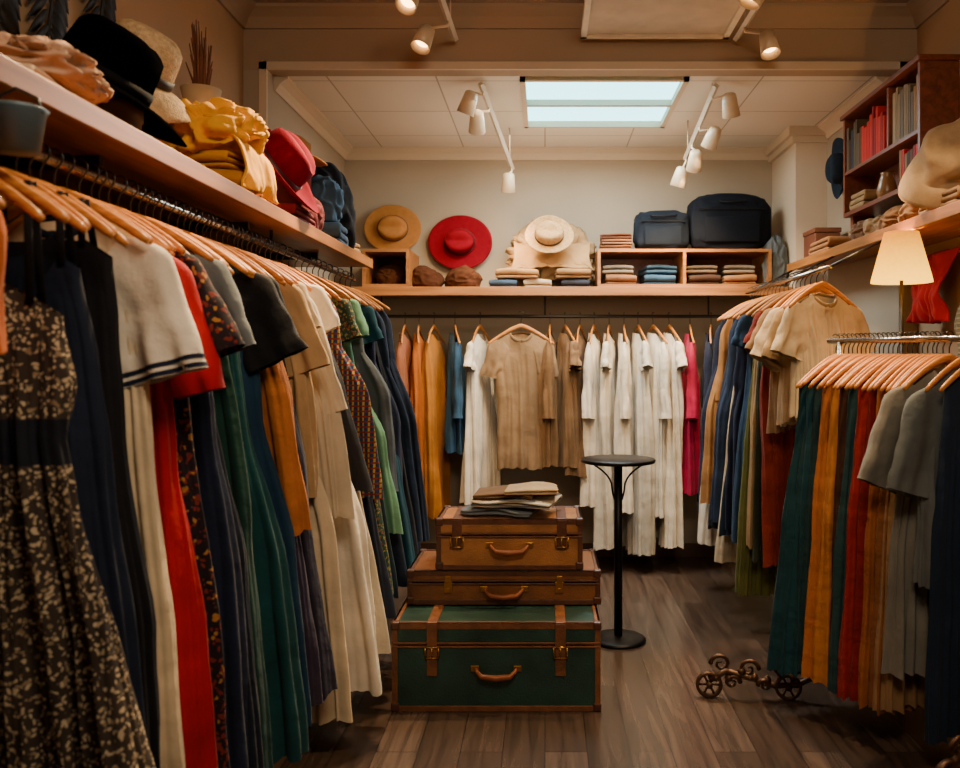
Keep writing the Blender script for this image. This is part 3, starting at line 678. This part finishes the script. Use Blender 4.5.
def book(loc,t,h,d,c_,rx=0):
    m_=simple('book_cover',c_,.6,spec=.2)
    o=MB().bb(-d/2,-d/2+.003,-t/2,t/2,0,h).bb(-d/2,d/2,-t/2,-t/2+.003,0,h).bb(-d/2,d/2,t/2-.003,t/2,0,h).obj('book',m_,loc=loc,rot=(rx,0,0),smooth=False,bevel=.001)
    MB().bb(-d/2+.003,d/2-.004,-t/2+.003,t/2-.003,.004,h-.004).obj('pages',simple('paper',(200,180,140),.9),o,smooth=False)
    return o
bcs=[(130,108,72),(186,12,6),(190,30,10),(100,58,26),(150,126,86),(36,46,58),(140,12,8),(140,96,38),(60,36,22),(92,78,58)]
names=['cream','red','orange-red','brown','ivory','slate','dark red','ochre','dark brown','grey']
y=4.4+Y1+.04
k=0
while y<4.4+Y2-.05:
    t_=.018+random.random()*.022
    if abs(y+t_/2-(4.4-.12))<.035: y+=.05; continue
    i=random.choice((1,2,6,2,1,6,1)) if 4.4-.1<y<4.62 else random.choice((0,4,9,7,3,8))
    if y>4.74: i=(5,8,9,3)[k%4]
    h_=.17+random.random()*.10
    b_=book((1.79-.02,y+t_/2,2.28+.2545),t_,h_,.12,bcs[i]); top(b_,'%s hardback book upright in the bookcase'%names[i],'book','books in the bookcase'); y+=t_+.002; k+=1
y=4.4+Y1+.05
for i in (2,6,3,8,0,1,7):
    b_=book((1.79-.02,y+.015,2.28+.0235),.028,.14+.05*random.random(),.11,bcs[i]); top(b_,'%s hardback book on the lower bookcase shelf'%names[i],'book','books in the bookcase'); y+=.031
top(MB().lathe([(0,0),(.04,0),(.055,.05),(.04,.11),(.03,.14),(.036,.15),(.0,.15)],24).obj('jar',simple('jar_glaze',(140,96,52),.3),loc=(1.79,4.5,2.3035)),'small brown glazed jar in the bookcase','jar')
folded((1.78,4.72,2.3035),.14,.2,.09,F((150,118,76)),'small beige folded cloth inside the bookcase',None,0,3)
hat((1.735,3.64,2.31),(.85,-.5,.1),.205,.15,.17,felt('felt_sand',(180,148,110)),None,'large soft slouched pale beige hat leaning on the shelf',name='felt_hat',curl=-.07,brimwave=.04,droop=.35)
folded((1.78,3.62,2.108),.26,.34,.08,F((150,116,80)),'brown folded cloth under the large hat',None,0,3,1.6)
for i,(yy,c_) in enumerate(((3.98,(164,124,82)),(4.2,(132,92,56)),(4.42,(170,136,94)),(4.64,(116,78,48)))):
    crumple('cap',(1.74,yy,2.108),(.09,.12,.07),F(c_),'%s flat cap under the bookcase'%['beige','tan','cream','brown'][i],'cap',k=1.4,a=.3,group='caps on the wall shelf')
folded((1.76,5.2,2.108),.22,.34,.09,F((140,96,56)),'tan folded blanket beyond the bookcase',None,0,3)
bx_=MB().bb(-.08,.08,-.12,.12,0,.16).obj('storage_box',simple('box_brown',(96,52,30),.6),loc=(1.77,5.5,2.108),smooth=False,bevel=.006); MB().bb(-.085,.085,-.125,.125,.16,.19).obj('lid',simple('box_brown',(96,52,30),.6),bx_,smooth=False,bevel=.004); top(bx_,'small brown storage box with lid on the shelf','box')
hat((1.86,5.35,2.66),(0,-PI/2,0),.17,.09,.1,felt('felt_blue',(34,44,54)),bandb,'slate blue hat hung high on the wall',name='felt_hat')
rb=draped('scarf',(1.92,4.24,2.0),.34,F((160,12,12)),'loose bunched red cloth scarf hung on the wall','scarf',[(.0,.0),(-.03,-.1),(-.05,-.22),(-.03,-.34)],wave=.06,k=6)
MB().tube([(.0,0,-.01),(.07,0,.0)],.01,8).obj('wall_hook',STEEL,rb)
gb=crumple('tote_bag',(1.94,3.86,1.5),(.055,.16,.20),F((96,98,74),'stripe',(136,126,94)),'grey-green striped tote hung on the wall','bag',k=1.2,a=.2)
MB().tube([(0,-.08,.27),(-.01,-.05,.44),(-.01,.05,.44),(0,.08,.27)],.007,8).obj('strap',taupe,gb)

# ------------------------------------------------------------------ near rack
A=Vector((1.265,3.74)); u=Vector((.50,-.866)).normalized(); B=A+u*.76; ang=.34; RKZ=1.57
rk=empty('clothing_rack',(A.x,A.y,0)); top(rk,'freestanding clothes rack with chrome rail and ornate wheeled feet','clothes rack')
def W2(p,z): return (p.x-A.x,p.y-A.y,z)
MB().tube([W2(A-u*.04,RKZ-.008),W2(B+u*.06,RKZ-.008)],.013,14).obj('rail',CHROME,rk)
for P in(A+u*.023,B+u*.04): MB().tube([W2(P,.12),W2(P,RKZ-.008)],.012,12).obj('post',CHROME,rk)
def foot(P,dirv,name,LL):
    px,py=P.x-A.x,P.y-A.y
    M=Matrix.Translation((px,py,0))@Matrix.Rotation(math.atan2(dirv[1],dirv[0]),4,'Z')
    f=MB()
    k=LL/.44
    pts=[(0,0,.14),(.06*k,0,.12),(.14*k,0,.07),(.22*k,0,.06),(.3*k,0,.09),(.38*k,0,.12),(.44*k,0,.08)]
    f.tube(pts,[.014,.014,.012,.012,.012,.014,.016],10,M)
    for cx,cz,s,r0 in((LL-.30,.13,1,.04),(LL-.17,.13,-1,.045),(LL-.05,.15,1,.045),(LL-.1,.07,-1,.035),(LL-.24,.06,1,.03)):
        sp=[]
        for i in range(22):
            a=i/21*2.6*PI; r=r0*(1-i/26); sp.append((cx+s*r*math.cos(a),0.008*math.sin(a),cz+r*math.sin(a)))
        f.tube(sp,[.010-.006*i/21 for i in range(22)],8,M)
    for i in range(7):
        x=LL-.36+.055*i; f.lathe([(0,-.02),(.014,-.012),(.019,0),(.014,.012),(0,.02)],10,M@Matrix.Translation((x,0,.10+.02*math.sin(i*2))))
    f.obj(name,IRON,rk)
    for wx in(LL,LL-.34):
        wm=MB(); MW=M@Matrix.Translation((wx,0,.058))@Matrix.Rotation(PI/2,4,'X')
        wm.lathe([(.044,-.012),(.053,-.014),(.058,-.008),(.058,.008),(.053,.014),(.044,.012),(.044,-.012)],28,MW)
        wm.lathe([(0,-.018),(.014,-.018),(.014,.018),(0,.018)],12,MW)
        for i in range(6):
            a=i*PI/3; wm.tube([(.01*math.cos(a),.01*math.sin(a),0),(.047*math.cos(a),.047*math.sin(a),0)],.005,6,MW)
        wm.obj('wheel',IRON,rk)
foot(A+u*.023,(-.99,.08),'ornate_foot',.56)
foot(B+u*.04,(-.94,-.34),'ornate_foot',.3)
KG='garments on the freestanding rack'
rackl=[
(.000,'skirt',F((16,54,62)),1.31,.33,'dark teal pleated long skirt',{}),
(.045,'skirt',F((18,58,66)),1.31,.30,'teal pleated long skirt',{}),
(.090,'skirt',F((26,52,56)),1.31,.27,'slate teal pleated long skirt',{}),
(.135,'skirt',F((172,98,38)),1.31,.29,'orange-tan pleated long skirt',{}),
(.180,'skirt',F((178,110,44)),1.3,.27,'light orange long skirt',{}),
(.225,'skirt',F((62,34,22)),1.3,.26,'dark brown long skirt',{}),
(.270,'skirt',F((32,60,62)),1.31,.28,'grey-green long skirt',{}),
(.315,'skirt',F((148,28,16)),1.32,.28,'brick red pleated long skirt',{}),
(.360,'skirt',F((118,16,16)),1.31,.27,'dark red long skirt',{}),
(.405,'skirt',F((150,84,34)),1.33,.28,'caramel brown long skirt',{}),
(.450,'skirt',F((120,72,38)),1.32,.27,'brown long skirt',{}),
(.490,'skirt',F((140,106,70)),1.32,.27,'mushroom beige long skirt',{}),
(.545,'dress',F((118,113,102)),1.15,.27,'grey knitted dress with wide short sleeves',dict(pleat=False,sleeve=(.40,.32,.12,.13),amp=.026,xoff=-.03)),
(.625,'tee',F((92,96,94)),.80,.26,'dark grey knitted short-sleeved top',dict(pleat=False,sleeve=(.40,.30,.12,.13),amp=.026)),
(.690,'skirt',F((26,38,56)),1.35,.27,'navy long skirt at the near end',dict()),
]
for i,(s_,k,mt,L,re,lab,kw) in enumerate(rackl):
    P=A+u*s_; kw=dict(kw); kw.setdefault('amp',.020)
    put(k,(P.x,P.y,RKZ),ang+j(.04),mt,L,re,lab+' on the freestanding rack',KG,th=.8,hl='light wooden clothes hanger on the freestanding rack',z0=-.094,tilt=j(.04),**kw)
for i in range(12):
    P=A+u*(.0225+.045*i); hang((P.x,P.y,RKZ),(0,j(.04),ang+j(.04)),'light wooden clothes hanger on the freestanding rack','wooden hangers on the rails')

# ------------------------------------------------------------------ lamp
lp=empty('floor_lamp',(1.60,3.86,0)); top(lp,'floor lamp with glowing orange fabric shade and thin dark pole','lamp')
MB().lathe([(0,0),(.13,0),(.13,.012),(.03,.03),(.012,.05),(0,.05)],32).obj('base',BLACKM,lp)
MB().tube([(0,0,.04),(0,0,1.86)],.008,10).obj('pole',BLACKM,lp)
m,nt,b=newmat('lamp_shade'); b.inputs['Base Color'].default_value=(.10,.02,.0,1); b.inputs['Roughness'].default_value=1; b.inputs['Specular IOR Level'].default_value=.0
tc=nt.nodes.new('ShaderNodeTexCoord'); sx=nt.nodes.new('ShaderNodeSeparateXYZ'); nt.links.new(tc.outputs['Object'],sx.inputs[0])
nn=nt.nodes.new('ShaderNodeTexNoise'); nn.inputs['Scale'].default_value=60; nt.links.new(tc.outputs['Object'],nn.inputs['Vector'])
mr=nt.nodes.new('ShaderNodeMapRange'); mr.inputs['From Min'].default_value=1.82; mr.inputs['From Max'].default_value=2.06; nt.links.new(sx.outputs['Z'],mr.inputs['Value'])
cr=nt.nodes.new('ShaderNodeValToRGB'); cr.color_ramp.elements[0].color=(1,.48,.02,1); cr.color_ramp.elements[1].color=(.34,.10,.0,1); nt.links.new(mr.outputs['Result'],cr.inputs['Fac']); nt.links.new(cr.outputs['Color'],b.inputs['Emission Color'])
m2=nt.nodes.new('ShaderNodeMapRange'); m2.inputs['To Min'].default_value=3.6; m2.inputs['To Max'].default_value=4.8; nt.links.new(nn.outputs['Fac'],m2.inputs['Value']); nt.links.new(m2.outputs['Result'],b.inputs['Emission Strength'])
sh_=MB(); pr=[(.130,1.825)]+[(.126-(.054)*i/8,1.845+(.205)*i/8) for i in range(9)]
sh_.lathe(pr,40).obj('lamp_shade',m,lp,solid=.003)
MB().lathe([(0,1.86),(.02,1.87),(.028,1.90),(.02,1.93),(0,1.945)],16).obj('bulb',simple('bulb_glow',(255,220,160),.3,emit=(255,190,110),es=5),lp)

# ------------------------------------------------------------------ pedestal table
tb=empty('pedestal_table',(.385,4.52,0)); top(tb,'tall black metal pedestal table with small round top','table')
MB().lathe([(0,.936),(.188,.936),(.195,.94),(.195,.952),(.19,.956),(0,.956)],48).obj('table_top',BLACKM,tb)
MB().lathe([(0,0),(.145,0),(.145,.012),(.13,.02),(.04,.03),(0,.03)],48).obj('base',BLACKM,tb)
MB().tube([(0,0,.02),(0,0,.936)],.022,18).obj('column',BLACKM,tb)
for a in(0,PI):
    pts=[(.02*math.cos(a),0,.74)]
    for i in range(9):
        q=i/8; r=.03+.12*q**1.5; pts.append((r*math.cos(a),0,.78+.155*q**.6))
    MB().tube(pts,.005,8).obj('scroll_arm',BLACKM,tb)

# ------------------------------------------------------------------ trunks
def trunk(loc,w,d,h,lidh,cb,ct,label,straps,latchx,name='trunk',rz=0,tr=.022,handle_z=None,strapz=.03):
    o=empty(name,loc,(0,0,rz)); top(o,label,'trunk')
    mb=simple('trunk_cover',cb,.38,0,.35,7,.3,120); mt=simple('trunk_leather',ct,.45,0,.3,18,.3,80)
    w2,d2=w/2,d/2; sp=h-lidh
    MB().bb(-w2,w2,-d2,d2,0,sp-.003).obj('body',mb,o,smooth=False,bevel=.012)
    MB().bb(-w2-.002,w2+.002,-d2-.002,d2+.002,sp+.003,h).obj('lid',mb,o,smooth=False,bevel=.012)
    e=MB(); t=tr; p=.004
    for z in(0,h-t):
        for yy in(-1,1): e.bb(-w2-p,w2+p,(-d2-p) if yy<0 else d2+p-t*.5,(-d2-p+t*.5) if yy<0 else d2+p,z,z+t+(p if z>0 else 0))
        for xx in(-1,1): e.bb((-w2-p) if xx<0 else w2+p-t*.5,(-w2-p+t*.5) if xx<0 else w2+p,-d2-p,d2+p,z,z+t+(p if z>0 else 0))
    for yy in(-1,1): e.bb(-w2,w2,(-d2-p) if yy<0 else d2+p-t,(-d2-p+t) if yy<0 else d2+p,h-.002,h+p)
    for xx in(-1,1): e.bb((-w2-p) if xx<0 else w2+p-t,(-w2-p+t) if xx<0 else w2+p,-d2-p,d2+p,h-.002,h+p)
    for xx in(-1,1):
        for yy in(-1,1):
            e.box((xx*(w2-t/2+p),yy*(d2-t/2+p),h/2),(t,t,h))
    e.bb(-w2,w2,-d2-.006,-d2,sp-.012,sp-.003); e.bb(-w2,w2,-d2-.006,-d2,sp+.003,sp+.012)
    e.obj('edge_binding',mt,o,smooth=False,bevel=.002)
    for xx in(-1,1):
        for yy in(-1,1):
            for zz in(0,1):
                cbm=MB(); r=.036; z0_=(r/2 if not zz else h-r/2+.007)
                cbm.box((xx*(w2-r/2+.008),yy*(d2-r/2+.008),z0_),(r,r,r))
                cbm.obj('corner_cap',simple('corner_leather',(78,42,24),.45),o,smooth=False,bevel=.007)
    for x in straps:
        s=MB(); sw=.022; q=.007
        s.bb(x-sw,x+sw,-d2-q-.002,-d2-.001,strapz,h); s.bb(x-sw,x+sw,-d2-q-.002,d2*.9,h-.001,h+q)
        so=s.obj('strap',mt,o,smooth=False,bevel=.003)
        b_=MB(); yy=-d2-q-.006; z=sp-.03
        for a_,b2 in(((x-sw-.006,z-.022),(x+sw+.006,z-.022)),((x-sw-.006,z+.022),(x+sw+.006,z+.022)),((x-sw-.006,z-.022),(x-sw-.006,z+.022)),((x+sw+.006,z-.022),(x+sw+.006,z+.022)),((x,z-.022),(x,z+.022))):
            b_.tube([(a_[0],yy,a_[1]),(b2[0],yy,b2[1])],.0035,8)
        b_.obj('buckle',BRASS,so)
    for x in latchx:
        l=MB(); l.bb(x-.018,x+.018,-d2-.011,-d2,sp-.045,sp+.004); l.bb(x-.012,x+.012,-d2-.014,-d2,sp,sp+.03); l.lathe([(0,.016),(.008,.016),(.008,0)],10,Matrix.Translation((x,-d2,sp-.03))@Matrix.Rotation(PI/2,4,'X'))
        l.obj('latch',BRASS,o,smooth=False,bevel=.002)
    hz=handle_z if handle_z else sp*.55
    hd=MB(); hd.tube([(-.085,-d2-.005,hz+.012),(-.08,-d2-.03,hz+.008),(-.06,-d2-.036,hz-.012),(0,-d2-.038,hz-.018),(.06,-d2-.036,hz-.012),(.08,-d2-.03,hz+.008),(.085,-d2-.005,hz+.012)],[.006,.008,.011,.013,.011,.008,.006],10)
    ho=hd.obj('handle',simple('handle_leather',(138,74,36),.45),o)
    for x in(-.09,.09): MB().box((x,-d2-.004,hz+.012),(.034,.01,.026)).obj('handle_mount',BRASS,ho,smooth=False,bevel=.003)
    return o
trunk((-.205,3.92,0),.87,.6,.37,.09,(36,64,56),(118,72,42),'large dark green steamer trunk with brown leather binding',(-.27,.27),(),tr=.024,handle_z=.17,strapz=.15)
trunk((-.185,4.08,.377),.86,.42,.15,.05,(124,76,40),(86,50,30),'flat brown leather trunk stacked on green trunk',(),(-.25,.25),handle_z=.06)
trunk((-.16,4.03,.535),.65,.33,.225,.07,(162,106,58),(92,52,30),'smaller tan leather suitcase on top of the stack',(-.235,.235),(),name='vintage_suitcase',tr=.022,handle_z=.10,strapz=.09)
lp_=[((-.2,4.02,.769),(.34,.24,.034),(110,116,120),'grey'),((-.14,4.0,.806),(.38,.25,.034),(200,188,166),'cream'),((-.18,4.03,.842),(.28,.2,.028),(120,88,60),'brown'),((-.06,4.0,.862),(.24,.18,.03),(186,156,116),'tan')]
for (p,s_,c_,n_) in lp_:
    folded(p,s_[0],s_[1],s_[2],F(c_,'stripe',(90,88,88)) if n_=='cream' else F(c_),n_+' folded garment on the suitcase stack','folded clothes on the suitcase',j(.3),2,2.6)

# ------------------------------------------------------------------ tracks and spots
TW=simple('track_metal',(190,174,150),.4,.1); CAN=simple('spot_can',(200,176,142),.4,.05); GL=simple('spot_glow',(255,230,190),.3,emit=(255,200,130),es=12)
def track(p0,p1,zc,label):
    p0=Vector(p0);p1=Vector(p1);d=p1-p0
    o=MB().tube([(0,0,0),tuple(d)],[(.018,.013)]*2,4).obj('lighting_track',TW,loc=p0,smooth=False)
    for f in(.1,.9):
        q=d*f; MB().tube([tuple(q),(q.x,q.y,zc-p0.z)],.004,8).obj('ceiling_rod',TW,o)
    return top(o,label,'track light rail')
TL=((-.355,4.75,3.0),(-.225,5.92,2.78)); TR=((.945,4.75,2.99),(.93,5.7,2.80)); FL=((-.52,2.6,3.17),(-.475,4.55,3.17)); FR=((1.03,2.6,3.17),(1.01,4.55,3.17))
track(*TL,ZB,'pale metal lighting track hung below tiled ceiling'); track(*TR,ZB,'pale metal lighting track hung below tiled ceiling')
track(*FL,ZC,'pale lighting track under the painted ceiling'); track(*FR,ZC,'pale lighting track under the painted ceiling')
def spot(T,f,off,target,energy,size=1.5,scale=1.):
    a=Vector(T[0]).lerp(Vector(T[1]),f); loc=a+Vector((0,0,-.012)); o=empty('track_spotlight',loc); top(o,'small cream track spotlight head aimed at the clothes','spotlight','track spotlights')
    c0=Vector(off); d=(Vector(target)-(loc+c0)).normalized(); R=d.to_track_quat('-Z','Y').to_matrix().to_4x4()
    M=Matrix.Translation(c0)@R@Matrix.Scale(scale,4)
    MB().tube([(0,0,0),(0,0,-.02),tuple(M@Vector((0,0,.06)))],.007,8).obj('stem',CAN,o)
    MB().lathe([(0,.066),(.024,.066),(.038,.055),(.042,.02),(.05,-.065),(.046,-.065),(.036,-.02),(.03,.03),(0,.035)],28,M).obj('lamp_can',CAN,o)
    MB().lathe([(0,-.03),(.034,-.03),(.036,-.026)],20,M).obj('bulb',GL,o)
    l=bpy.data.lights.new('spot_beam','SPOT'); l.energy=energy; l.color=(1,.70,.38); l.spot_size=size; l.spot_blend=.85; l.shadow_soft_size=.05
    lo=bpy.data.objects.new('spot_beam',l); COL.objects.link(lo); lo.location=loc+c0+d*.09*scale; lo.rotation_euler=d.to_track_quat('-Z','Y').to_euler()
    return o
spot(TL,.06,(-.08,0,-.06),(-1.0,5.2,1.4),90); spot(TL,.22,(-.07,0,-.08),(-.5,6.3,1.4),85,1.6); spot(TL,.97,(-.02,-.02,-.1),(-.3,6.3,1.0),55)
spot(TR,.1,(.10,0,-.05),(1.4,5.6,1.4),90); spot(TR,.5,(.08,0,-.06),(.5,6.2,1.2),80); spot(TR,.75,(.02,0,-.10),(.9,6.3,1.6),60); spot(TR,.97,(-.04,0,-.12),(.4,6.1,.9),55)
spot(FL,.86,(-.12,0,-.08),(-1.05,3.6,1.5),330,1.15); spot(FL,.66,(-.12,0,-.04),(-1.05,2.9,1.5),380,1.15); spot(FR,.90,(.12,0,-.08),(1.30,3.7,1.3),310,1.15); spot(FR,.3,(.1,0,-.06),(1.35,3.3,1.2),170,1.3)
spot(FL,.1,(-.1,0,-.06),(-1.0,2.0,1.5),330,1.1); spot(FR,.6,(-.1,0,-.06),(-.2,3.8,.5),180,.8)
cp=MB().bb(-.37,.37,-.3,.3,-.02,.0).obj('ceiling_panel',simple('panel_white',(190,172,146),.6),loc=(.58,4.24,3.21),smooth=False)
MB().bb(-.39,.39,-.32,-.29,-.035,.01).bb(-.39,.39,.29,.32,-.035,.01).bb(-.39,-.36,-.32,.32,-.035,.01).bb(.36,.39,-.32,.32,-.035,.01).obj('panel_frame',simple('frame_white',(220,204,176),.5),cp,smooth=False)
for x in(-.3,.3): MB().tube([(x,0,0),(x,0,.14)],.006,8).obj('rod',STEEL,cp)
top(cp,'pale framed rectangular light panel hung from the ceiling','ceiling light')

# ------------------------------------------------------------------ lights
def area(loc,target,sz,e,c):
    l=bpy.data.lights.new('area','AREA'); l.energy=e; l.size=sz; l.color=c
    o=bpy.data.objects.new('area',l); COL.objects.link(o); o.location=loc; o.rotation_euler=(Vector(target)-Vector(loc)).to_track_quat('-Z','Y').to_euler(); return o
area((.3,.8,3.2),(-.3,3.4,.8),1.0,62,(1,.80,.58))  # added fill over the front room, belongs to no fixture
area((.2,5.3,2.95),(.2,5.5,0),1.2,20,(1,.80,.58))  # added warm fill for the rear room, no lamp hangs here
area((.33,5.26,3.0),(.33,5.0,0),.8,48,(.80,.93,1))
area((.2,4.9,2.3),(.2,6.4,1.3),1.0,15,(1,.78,.54))  # added to brighten the dark band behind the rear rail, no real source
area((.2,5.4,2.3),(.2,5.4,3.2),1.6,10,(1,.86,.68))  # added uplight that lifts the tiled ceiling, no fixture behind it
pl=bpy.data.lights.new('lamp_point','POINT'); pl.energy=16; pl.color=(1,.55,.2); pl.shadow_soft_size=.03
po=bpy.data.objects.new('lamp_point',pl); COL.objects.link(po); po.location=(1.60,3.86,1.97)
w=bpy.data.worlds.new('World'); bpy.context.scene.world=w; w.use_nodes=True
w.node_tree.nodes['Background'].inputs[0].default_value=(.9,.82,.72,1); w.node_tree.nodes['Background'].inputs[1].default_value=.09
# ------------------------------------------------------------------ camera
cd=bpy.data.cameras.new('camera'); cd.lens=860/960*36; cd.sensor_width=36; cd.shift_x=-65/960; cd.shift_y=-29/960; cd.clip_start=.05
co=bpy.data.objects.new('camera',cd); COL.objects.link(co); co.location=(0,0,1.5); co.rotation_euler=(PI/2,0,0)
cd.dof.use_dof=True; cd.dof.focus_distance=4.2; cd.dof.aperture_fstop=3.2
bpy.context.scene.camera=co
